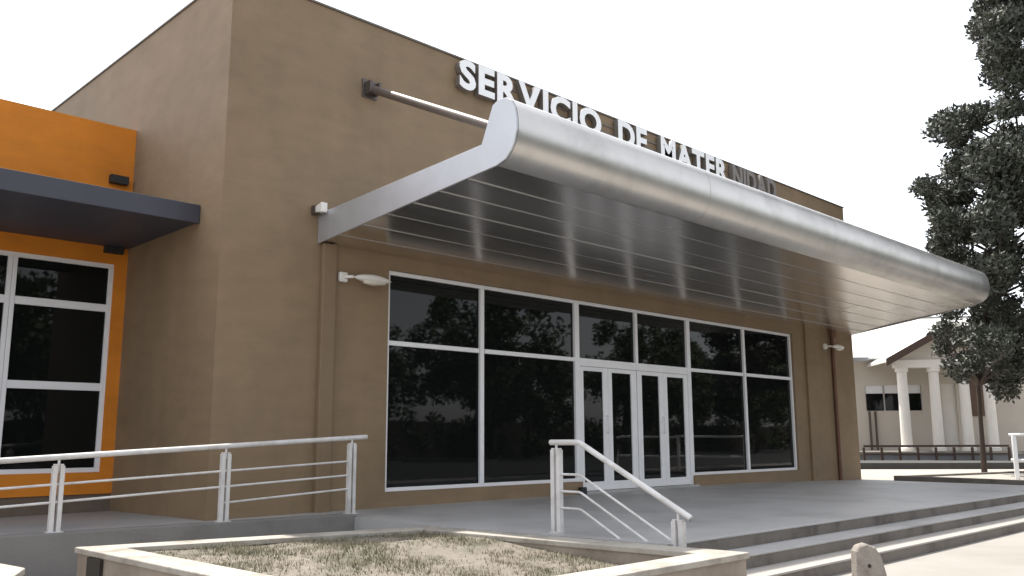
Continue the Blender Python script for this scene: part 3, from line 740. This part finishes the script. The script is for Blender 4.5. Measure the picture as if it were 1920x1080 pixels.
# edge sprigs so the outline on the sky side is followed
for x, y in [(1752, 245), (1775, 228), (1800, 225), (1830, 222), (1730, 345), (1738, 362), (1750, 385), (1760, 410), (1752, 440), (1770, 470), (1795, 265), (1800, 310), (1812, 340), (1848, 15), (1855, 60), (1868, 100), (1872, 140), (1890, 90), (1905, 40), (1900, 130),
             (1765, 625), (1770, 655), (1800, 640), (1795, 690), (1830, 690), (1850, 660), (1882, 715), (1890, 690), (1840, 610), (1870, 620)]:
    cl.append((x, y, TD+rg.uniform(-1.0, 1.0)))
for x, y, d in cl:
    c = deep(x, y, d); r = rg.uniform(.22, .52)
    if x < 1770: r *= .6
    leaves_into(crown, c, (r, r, r*.8), int(520*r*r/.2)+70, .15, rg, .6, (.13, .26))
for x, y, d in rg.sample(cl, 70)+cl[-30:]:
    c = deep(x, y, d); k = max(2, min(11, sum(1 for p in tpts if p.z < c.z-.4)-1)); t = k/12; a = tpts[k].copy()
    limb(limbs, a, c, .055*(1.2-t), .012, rg)
limbs.build('limbs', 'bark', T, smooth=True)
crown.build('crown', 'leaf', T, fix=False)

# trees standing across the forecourt, behind the camera (they show in the windows)
def round_tree_meshes(seed, H, rad, trunk_h):
    rg = random.Random(seed); tr_ = MB(); pts_ = [(0, 0, -.1), (.05, .03, trunk_h*.5), (-.05, .1, trunk_h), (.1, 0, H*.6), (0, 0, H*.85)]
    tr_.tube(pts_, [.28, .22, .18, .10, .03], 9)
    cr_ = MB()
    for k in range(75):
        while True:
            d = Vector((rg.uniform(-1, 1), rg.uniform(-1, 1), rg.uniform(-1, 1)))
            if .35 < d.length <= 1: break
        zc_ = (H+trunk_h*.9)/2; c = Vector((d.x*rad, d.y*rad, zc_+d.z*(H-trunk_h*.9)/2))
        r = rg.uniform(.7, 1.25)
        leaves_into(cr_, c, (r, r, r*.8), 170, .30, rg, .1)
        if k % 4 == 0: limb(tr_, (0, 0, min(c.z*.8, trunk_h+rg.uniform(0, H*.3))), c, .08, .015, rg)
    return tr_, cr_
PROT = []
for seed, H, rad, th in ((21, 11.5, 4.4, 2.6), (22, 9.5, 4.8, 2.2)):
    a, b = round_tree_meshes(seed, H, rad, th)
    PROT.append((a.build('trunk', 'bark', None, smooth=True), b.build('crown', 'leaf2', None, fix=False)))
spots = [(3, -34), (12, -38), (20, -33), (28, -38), (35, -32), (43, -37), (51, -32), (59, -36), (68, -32), (77, -37), (87, -33)]
rg = random.Random(5)
for k, (x, y) in enumerate(spots):
    t = thing('leafy_tree', 'broad leafy tree in the row across the forecourt facing the glass front', 'tree', group='trees across the forecourt')
    tr_, cr_ = PROT[k % 2]
    for src in (tr_, cr_):
        o = src if k < 2 else src.copy()
        if k >= 2: COL.objects.link(o)
        o.parent = t
    t.location = (x, y, ZG); t.rotation_euler = (0, 0, rg.uniform(0, 6.28)); sc = rg.uniform(.9, 1.15); t.scale = (sc, sc, sc)
hg = MB(); rg = random.Random(8)  # unseen foliage row added so the panes reflect dark instead of bright sky
for k in range(260):
    x = -12+130*k/260+rg.uniform(-.3, .3); z = rg.uniform(.5, 3.0)
    leaves_into(hg, Vector((x, -43+rg.uniform(-.5, .5), ZG+z)), (.8, .7, .8), 90, .34, rg, .2)
hd = thing('hedge', 'tall clipped hedge behind the tree row across the forecourt', 'hedge')
hg.build('foliage', 'leaf2', hd, fix=False)
MB().box(-12.5, 118.5, -43.4, -42.6, ZG, ZG+2.7).build('hedge_core', 'bark', hd)
dark_ground = MB(); dark_ground.v = [(-395, -395, ZG+.004), (895, -395, ZG+.004), (895, -14, ZG+.004), (-395, -14, ZG+.004)]; dark_ground.f = [(0, 1, 2, 3)]  # dark asphalt sheet added behind the camera to keep window reflections dark
tag(dark_ground.build('road', 'asphalt', fix=False), kind='structure')
